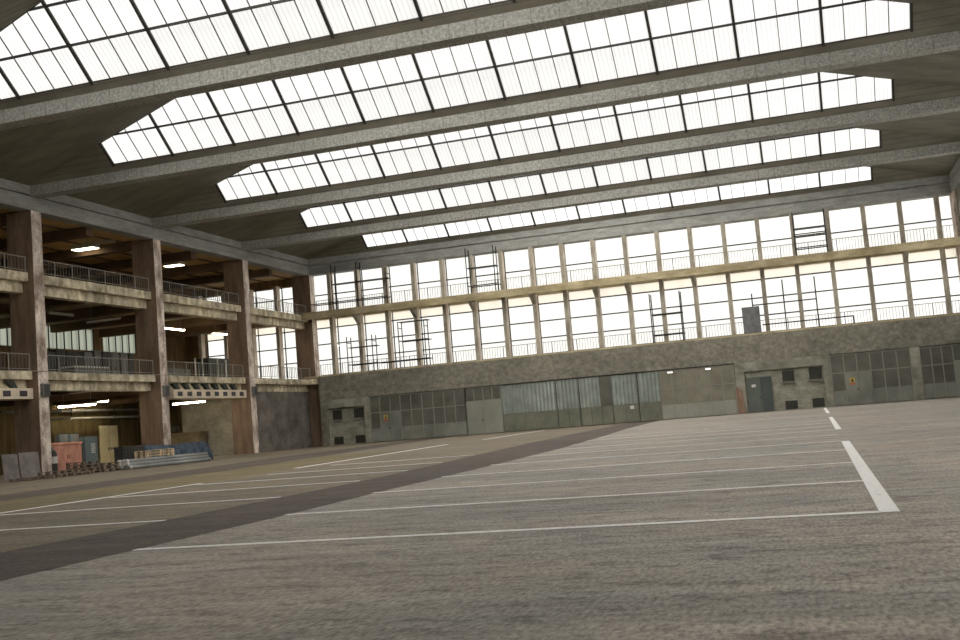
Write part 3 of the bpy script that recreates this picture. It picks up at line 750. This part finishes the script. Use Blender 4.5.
# ------------------------------------------------------------------ hoods with eight openings, scoops above
def hood(label, y0, y1, n_, ns, off0=.35):
    x0, x1 = XL - 1.5, XL - .3
    t = thing('ventilation_hood', label, 'hood', (XL - .3, (y0 + y1) / 2, 4.13), 'beige hoods below the gallery')
    MB().box(x0, x1, y0, y1, 4.1, 4.68).build('casing', M['hood'], t, bevel=.02)
    pitch = (y1 - y0 - .3) / n_
    for j in range(n_):
        yc = y0 + .15 + pitch * (j + .5)
        MB().box(x1 - .01, x1 + .015, yc - .28, yc + .28, 4.24, 4.54).build('opening', M['hood_hole'], t)
    for j in range(ns):
        yc = y0 + .6 + (y1 - y0 - 2.0) * j / max(1, ns - 1)
        MB().prism([(x1 - .15, yc - .42, 5.1), (x1 - .15, yc + .1, 5.12), (x1 - .15, yc + .42, 4.7), (x1 - .15, yc + .1, 4.69)], (-.7, 0, 0)).build('scoop', M['scoop'], t)
hood('long beige hood with eight square openings, right of the tarp pillar', BEAM_Y[1] + 1.9, BEAM_Y[0] - .05, 8, 7)
hood('beige hood with dark openings cut off at the left edge', BEAM_Y[3] + 1.2, BEAM_Y[2] - .05, 8, 7)
for y, lb in ((BEAM_Y[2], 'small grey box on the plate pillar, level with the hood'), (BEAM_Y[1], 'small grey box on the tarp pillar, level with the hood'), (BEAM_Y[0], 'small grey box on the hood pillar, above the speckled wall')):
    t = thing('wall_box', lb, 'box', (XL + .1, y + .45, 4.2), 'grey boxes on the pillars')
    MB().box(XL, XL + .22, y + .12, y + .68, 4.2, 4.9).build('case', M['steel_grey'], t, bevel=.03)
    MB().box(XL + .22, XL + .235, y + .18, y + .62, 4.26, 4.84).build('cover', M['steel_dark'], t)
cb = [(XL + .03, y, 5.58 - .06 * math.sin(math.pi * ((y - 37.44) % 11.45) / 11.45)) for y in [37.5 + .95 * i for i in range(48)]]
tag(MB().path(cb, .018, 5).build('cable', M['rail']), 'thin cable strung along the pillars at the lower gallery floor', 'cable')

# ------------------------------------------------------------------ middle floor: cabinets, low boxes, bollards
zf = 5.56
def cabinet(name, label, x0, x1, y0, y1, z0, z1, m, cat='cabinet', group=None, doors=1, knob=True):
    t = thing(name, label, cat, ((x0 + x1) / 2, (y0 + y1) / 2, z0), group)
    MB().box(x0, x1, y0, y1, z0, z1).build('body', m, t, bevel=.015)
    for j in range(doors):
        a, b = y0 + .03 + (y1 - y0 - .06) * j / doors, y0 + .03 + (y1 - y0 - .06) * (j + 1) / doors
        dd = MB().box(x1, x1 + .02, a + .01, b - .01, z0 + .06, z1 - .05).build('door', m, t)
        if knob: MB().box(x1 + .02, x1 + .04, b - .1, b - .06, (z0 + z1) / 2 - .1, (z0 + z1) / 2 + .1).build('handle', M['black'], dd)
    return t
lk = [(57.0, 58.5, 'steel_dark', 7.6), (58.6, 59.5, 'steel_dark', 7.75), (59.6, 60.8, 'steel_dark', 7.7), (61.4, 62.25, 'steel_grey', 7.7), (62.5, 63.2, 'steel_grey', 7.85), (63.3, 64.3, 'steel_dark', 7.8),
      (64.35, 65.2, 'steel_grey', 7.75), (65.35, 66.2, 'steel_grey', 7.8), (66.3, 66.95, 'steel_dark', 7.8)]
lbl = ['wide charcoal locker beside the plate pillar on the middle floor', 'narrow charcoal locker, second from the plate pillar on the middle floor', 'charcoal locker, third from the plate pillar on the middle floor',
       'grey locker directly behind the low pale crate on the middle floor', 'tall grey locker right of the one behind the low crate', 'charcoal locker between two pairs of grey lockers on the middle floor',
       'grey locker, left of the last grey pair before the tarp pillar', 'last grey locker before the tarp pillar on the middle floor', 'narrow charcoal locker at the end of the row beside the tarp pillar']
for (a, b, m, zt), lb in zip(lk, lbl): cabinet('locker', lb, -46.9, -46.0, a, b, zf, zt, M[m], 'locker', 'lockers on the middle floor', 2 if b - a > .8 else 1)
t = thing('crate', 'low pale grey crate behind the middle floor railing', 'crate', (-44.0, 59.2, zf))
MB().box(-44.6, -43.6, 57.2, 60.6, zf, 6.35).build('body', M['steel_grey'], t, bevel=.04); MB().box(-44.65, -43.55, 57.15, 60.65, 6.35, 6.45).build('lid', M['white'], t, bevel=.02)
cabinet('low_cabinet', 'wide low grey cabinet right of the tarp pillar on the middle floor', -46.0, -45.0, 69.0, 72.6, zf, 6.7, M['steel_grey'], doors=3)
cabinet('low_cabinet', 'wide dark green cabinet behind the white standpipes on the middle floor', -46.6, -45.6, 76.2, 80.6, zf, 7.75, M['scoop'], doors=4)
for j, y in enumerate((73.6, 74.65, 76.9, 78.2, 79.5)):
    t = thing('standpipe', ('short white standpipe nearest the wide low grey cabinet', 'short white standpipe, second from the low grey cabinet', 'middle one of five short white standpipes on the middle floor',
         'short white standpipe, second from the hood pillar', 'short white standpipe nearest the hood pillar')[j], 'standpipe', (-45.2, y, zf), 'white standpipes on the middle floor')
    MB().tube((-45.2, y, zf), (-45.2, y, 7.5), .06, 10).build('pipe', M['white'], t, smooth=True); MB().tube((-45.2, y, 7.5), (-45.2, y, 7.6), .08, 10).build('cap', M['white'], t)

# ------------------------------------------------------------------ ground floor objects
for j, (a, b) in enumerate(((71.2, 72.28), (72.34, 73.42))):
    dd = struct(MB().box(GX, GX + .12, a, b, 0.02, 3.0 if j == 0 else 2.98).build('door_%d' % (20 + j), M['cream_door'], bevel=.01))
    MB().box(GX + .12, GX + .16, b - .14 if j == 0 else a + .08, b - .08 if j == 0 else a + .14, 1.1, 1.3).build('handle', M['black'], dd)
# leaning plates in front of the first pillar
def plate(label, x0, y0, x1, y1, h):
    d_ = Vector((x1 - x0, y1 - y0, 0)).normalized(); nrm = Vector((-d_.y, d_.x, 0)) * .12
    t = MB().prism([(x0, y0, 0), (x1, y1, 0), (x1 + nrm.x, y1 + nrm.y, h), (x0 + nrm.x, y0 + nrm.y, h)], (nrm.x * .2, nrm.y * .2, 0.02))
    return tag(t.build('concrete_plate', M['plate'], bevel=.01), label, 'plate', 'plates leaning at the pillar')
plate('grey plate leaning at the left edge, left one of two before the pillar', -34.72, 40.4, -34.74, 41.42, 1.2)
plate('grey plate leaning in front of the brown pillar, right one of two', -34.7, 41.46, -34.74, 42.82, 1.23)

# pallets, weathered
def pallet(label, x, y, z, rz, m, group, L=1.25, Wd=1.0, boards=5):
    t = thing('pallet', label, 'pallet', (x, y, z), group)
    for zz in (.0, .115):
        for j in range(boards if zz else 3):
            yy = -Wd / 2 + .07 + (Wd - .14) * j / ((boards if zz else 3) - 1)
            MB().box(x - L / 2, x + L / 2, y + yy - .07, y + yy + .07, z + zz, z + zz + .025).build('deck_board', m, t)
    for i in (-1, 0, 1):
        for j in (-1, 0, 1):
            cx, cy = x + i * (L / 2 - .07), y + j * (Wd / 2 - .07)
            MB().box(cx - .065, cx + .065, cy - .07, cy + .07, z + .025, z + .115).build('block', m, t)
    t.rotation_euler = (0, 0, rz)
    return t
HP = math.pi / 2
pl = [(-33.25, 40.1, 0, HP + .05, 'weathered pallet lying flat before the leaning plates'), (-33.3, 41.6, 0, HP - .04, 'weathered pallet on the floor, under the left end of the front pile'),
      (-33.2, 43.1, 0, HP + .02, 'weathered pallet on the floor, under the right end of the front pile'), (-33.3, 42.0, .15, HP + .06, 'weathered pallet on top of the front pile, left'),
      (-33.2, 43.45, .15, HP - .05, 'weathered pallet on top of the front pile, right'),
      (-34.1, 45.1, 0, HP + .03, 'lowest weathered pallet below the cream doors, left stack'), (-34.15, 45.15, .15, HP - .03, 'second weathered pallet below the cream doors, left stack'), (-34.1, 45.0, .30, HP + .05, 'third weathered pallet below the cream doors, left stack'),
      (-34.15, 45.1, .45, HP, 'topmost weathered pallet below the cream doors, left stack'),
      (-34.05, 46.55, 0, HP - .02, 'lowest weathered pallet below the cream doors, right stack'), (-34.1, 46.5, .15, HP + .04, 'second weathered pallet below the cream doors, right stack'), (-34.1, 46.55, .30, HP, 'third weathered pallet below the cream doors, right stack')]
for x, y, z, rz, lb in pl: pallet(lb, x, y, z, rz, M['rust_wood'], 'weathered pallets')

# faded red cabinet group under the first bay
X0 = -43.9
t = thing('tool_cabinet', 'faded red two-door tool cabinet under the gallery', 'cabinet', (X0, 56.5, 0))
MB().box(X0 - 1.0, X0, 54.95, 57.9, 0, 1.62).build('body', M['pink'], t, bevel=.02)
MB().box(X0 - 1.05, X0 + .05, 54.9, 57.95, 1.62, 1.76).build('top', M['pink'], t, bevel=.02)
for a, b in ((55.0, 56.6), (56.62, 57.86)):
    dd = MB().box(X0, X0 + .025, a, b, .08, 1.56).build('door', M['pink'], t)
    MB().box(X0 + .025, X0 + .05, b - .12 if a < 56 else a + .06, b - .08 if a < 56 else a + .1, .75, 1.0).build('handle', M['black'], dd)
for j, (a, b, lb) in enumerate(((56.0, 56.75, 'small grey metal box on the red cabinet, left one of two'), (57.05, 57.8, 'small grey metal box on the red cabinet, right one of two'))):
    t = thing('metal_box', lb, 'box', (X0 - .4, a, 1.76), 'boxes on the red cabinet')
    MB().box(X0 - .45, X0 - .1, a, b, 1.76, 2.25).build('case', M['steel_blue'], t, bevel=.02); MB().box(X0 - .1, X0 - .08, a + .2, b - .04, 1.82, 2.2).build('front_plate', M['steel_grey'], t)
t = thing('gas_bottle', 'dark grey gas bottle with a pale label beside the red cabinet', 'bottle', (-43.4, 54.55, 0))
MB().tube((-43.4, 54.55, 0), (-43.4, 54.55, 1.15), .26, 16).build('shell', M['steel_dark'], t, smooth=True)
MB().tube((-43.4, 54.55, 1.15), (-43.4, 54.55, 1.38), .26, 16, .09).build('shoulder', M['steel_dark'], t, smooth=True)
MB().tube((-43.4, 54.55, 1.38), (-43.4, 54.55, 1.52), .06, 10).build('valve', M['steel_grey'], t)
MB().tube((-43.4, 54.55, .55), (-43.4, 54.55, .95), .268, 16).build('label', M['white'], t)
t = thing('switch_cabinet', 'blue grey switch cabinet with pale slots between red cabinet and cream doors', 'cabinet', (-44.2, 59.3, 0))
MB().box(-45.0, -44.2, 58.65, 59.9, 0, 2.05).build('body', M['steel_blue'], t, bevel=.02)
MB().box(-44.2, -44.18, 58.72, 59.83, .1, 1.98).build('door', M['steel_blue'], t)
for q in range(5): MB().box(-44.18, -44.165, 59.2, 59.62, 1.0 + q * .13, 1.06 + q * .13).build('slot', M['white'], t)

# dark ribbed bin
t = thing('waste_bin', 'dark ribbed skip bin behind the pipe ends', 'bin', (-35.75, 51.1, 0))
b = MB(); b.box(-36.05, -35.45, 50.2, 52.1, .05, 1.1); b.build('tub', M['steel_dark'], t, bevel=.03)
MB().box(-36.1, -35.4, 50.15, 52.15, 1.1, 1.18).build('rim', M['steel_dark'], t, bevel=.02)
for j in range(7): MB().box(-35.45, -35.4, 50.28 + j * .28, 50.36 + j * .28, .1, 1.1).build('rib', M['steel_dark'], t)
MB().box(-35.98, -35.52, 50.3, 52.0, 0, .05).build('skid', M['black'], t)
# new pallets stacked
for j in range(6):
    pallet(('lowest pale pallet', 'second pale pallet from the floor', 'third pale pallet from the floor', 'third pale pallet from the top', 'second pale pallet from the top', 'topmost pale pallet')[j] + ' of the stack behind the grey pipes', -34.88, 52.2, .148 * j, HP, M['new_wood'], 'pale pallets behind the pipes', 2.6, .8)

# grey pipes, three layers
pd = .1
rows = [(5, 0, 0), (4, 1, .1), (3, 2, .2)]
names5 = {0: ['front', 'second', 'middle', 'fourth', 'rearmost'], 1: ['front', 'second', 'third', 'rearmost'], 2: ['front', 'middle', 'rearmost']}
for cnt, lay, sh in rows:
    for i in range(cnt):
        x = -33.2 - (i + lay * .5) * .25; z = pd + lay * .157
        ya, yb = 47.5 + random.uniform(-.1, .15), 55.2 + random.uniform(-.2, .2)
        t = thing('pipe', '%s grey pipe in the %s layer of the pile before the blue tarp' % (names5[lay][i], ('bottom', 'middle', 'top')[lay]), 'pipe', (x, ya, z), 'grey pipes before the tarp')
        MB().tube((x, ya + .1, z), (x, yb, z), pd * .97, 14).build('barrel', M['pipe'], t, smooth=True)
        MB().tube((x, ya, z), (x, ya + .12, z), pd * .99, 14).build('end_cap', M['pipe_end'], t, smooth=True)
# tarp draped over a low stack
def tarp():
    xs, ys = 26, 70
    x0, x1, y0, y1, H = -37.4, -35.55, 52.6, 59.4, 1.1
    vs, fs = [], []
    rnd = random.Random(3)
    for j in range(ys + 1):
        for i in range(xs + 1):
            u, v = i / xs, j / ys
            ed = min(u, 1 - u) / .22; ev = min(v, 1 - v) / .07
            e = min(ed, ev, 1.0)
            z = H * (1 - (1 - e) ** 3) if e < 1 else H
            z += (.02 * math.sin(v * 31 + u * 6) + .015 * math.sin(v * 57 - u * 19) + .035 * math.sin(v * 7 + 1)) * e + rnd.uniform(-.018, .018)
            wx = .06 * math.sin(v * 43 + 2) * (1 - e)
            vs.append((x0 + (x1 - x0) * u + wx, y0 + (y1 - y0) * v, max(z, .01 if e < .02 else z)))
    for j in range(ys):
        for i in range(xs):
            a = j * (xs + 1) + i; fs.append((a, a + 1, a + xs + 2, a + xs + 1))
    o = MB().add(vs, fs).build('tarpaulin', M['tarp'], smooth=True)
    sd = o.modifiers.new('Solidify', 'SOLIDIFY'); sd.thickness = .02
    return tag(o, 'crumpled blue tarpaulin over a low stack by the pillar', 'tarpaulin')
tarp()
# counter with monitor
t = thing('counter', 'wooden counter before the grey rendered wall under the hood', 'counter', (-45.0, 71.6, 0))
MB().box(-46.2, -43.7, 71.2, 72.3, 0, 1.82).build('body', M['counter'], t, bevel=.02); MB().box(-46.3, -43.6, 71.1, 72.35, 1.82, 1.95).build('top', M['counter'], t, bevel=.02)
t = thing('monitor', 'old black monitor on the wooden counter', 'monitor', (-46.0, 71.6, 1.95))
MB().box(-46.35, -45.7, 71.35, 71.75, 2.02, 2.5).build('case', M['black'], t, bevel=.04); MB().box(-46.3, -45.75, 71.33, 71.35, 2.07, 2.45).build('screen', M['hole'], t); MB().box(-46.2, -45.85, 71.4, 71.75, 1.95, 2.02).build('foot', M['black'], t)

# ------------------------------------------------------------------ sky, camera
w = bpy.data.worlds.new('World'); SC.world = w; w.use_nodes = True
bg = w.node_tree.nodes['Background']; bg.inputs[0].default_value = (1, .985, .96, 1); bg.inputs[1].default_value = 1.3
sun = bpy.data.lights.new('sun', 'SUN'); sun.energy = 8.5; sun.angle = .02; sun.color = (1, .97, .92)
so = bpy.data.objects.new('sun', sun); COL.objects.link(so); so.location = (20, -40, 60)
so.rotation_euler = Vector((-.30, .70, -.65)).to_track_quat('-Z', 'Y').to_euler()
cam = bpy.data.cameras.new('camera'); co = bpy.data.objects.new('camera', cam); COL.objects.link(co)
yaw, pitch, roll, h, f = 0.292, 0.093, -0.081, 0.958, 1089.1
import json
fwd = Vector((-math.sin(yaw) * math.cos(pitch), math.cos(yaw) * math.cos(pitch), math.sin(pitch)))
r0 = Vector((math.cos(yaw), math.sin(yaw), 0)); u0 = r0.cross(fwd)
r = math.cos(roll) * r0 + math.sin(roll) * u0; u = -math.sin(roll) * r0 + math.cos(roll) * u0
mt = Matrix((r, u, -fwd)).transposed().to_4x4(); mt.translation = (0, 0, h)
co.matrix_world = mt
cam.sensor_width = 36; cam.lens = f * 36 / 960; cam.clip_end = 400; cam.clip_start = .05
SC.camera = co
SC.view_settings.view_transform = 'Standard'; SC.view_settings.look = 'None'
SC.view_settings.exposure = 0.0; SC.view_settings.gamma = 1.0; SC.view_settings.use_curve_mapping = False
SC.cycles.max_bounces = 8; SC.cycles.diffuse_bounces = 5; SC.cycles.transparent_max_bounces = 12
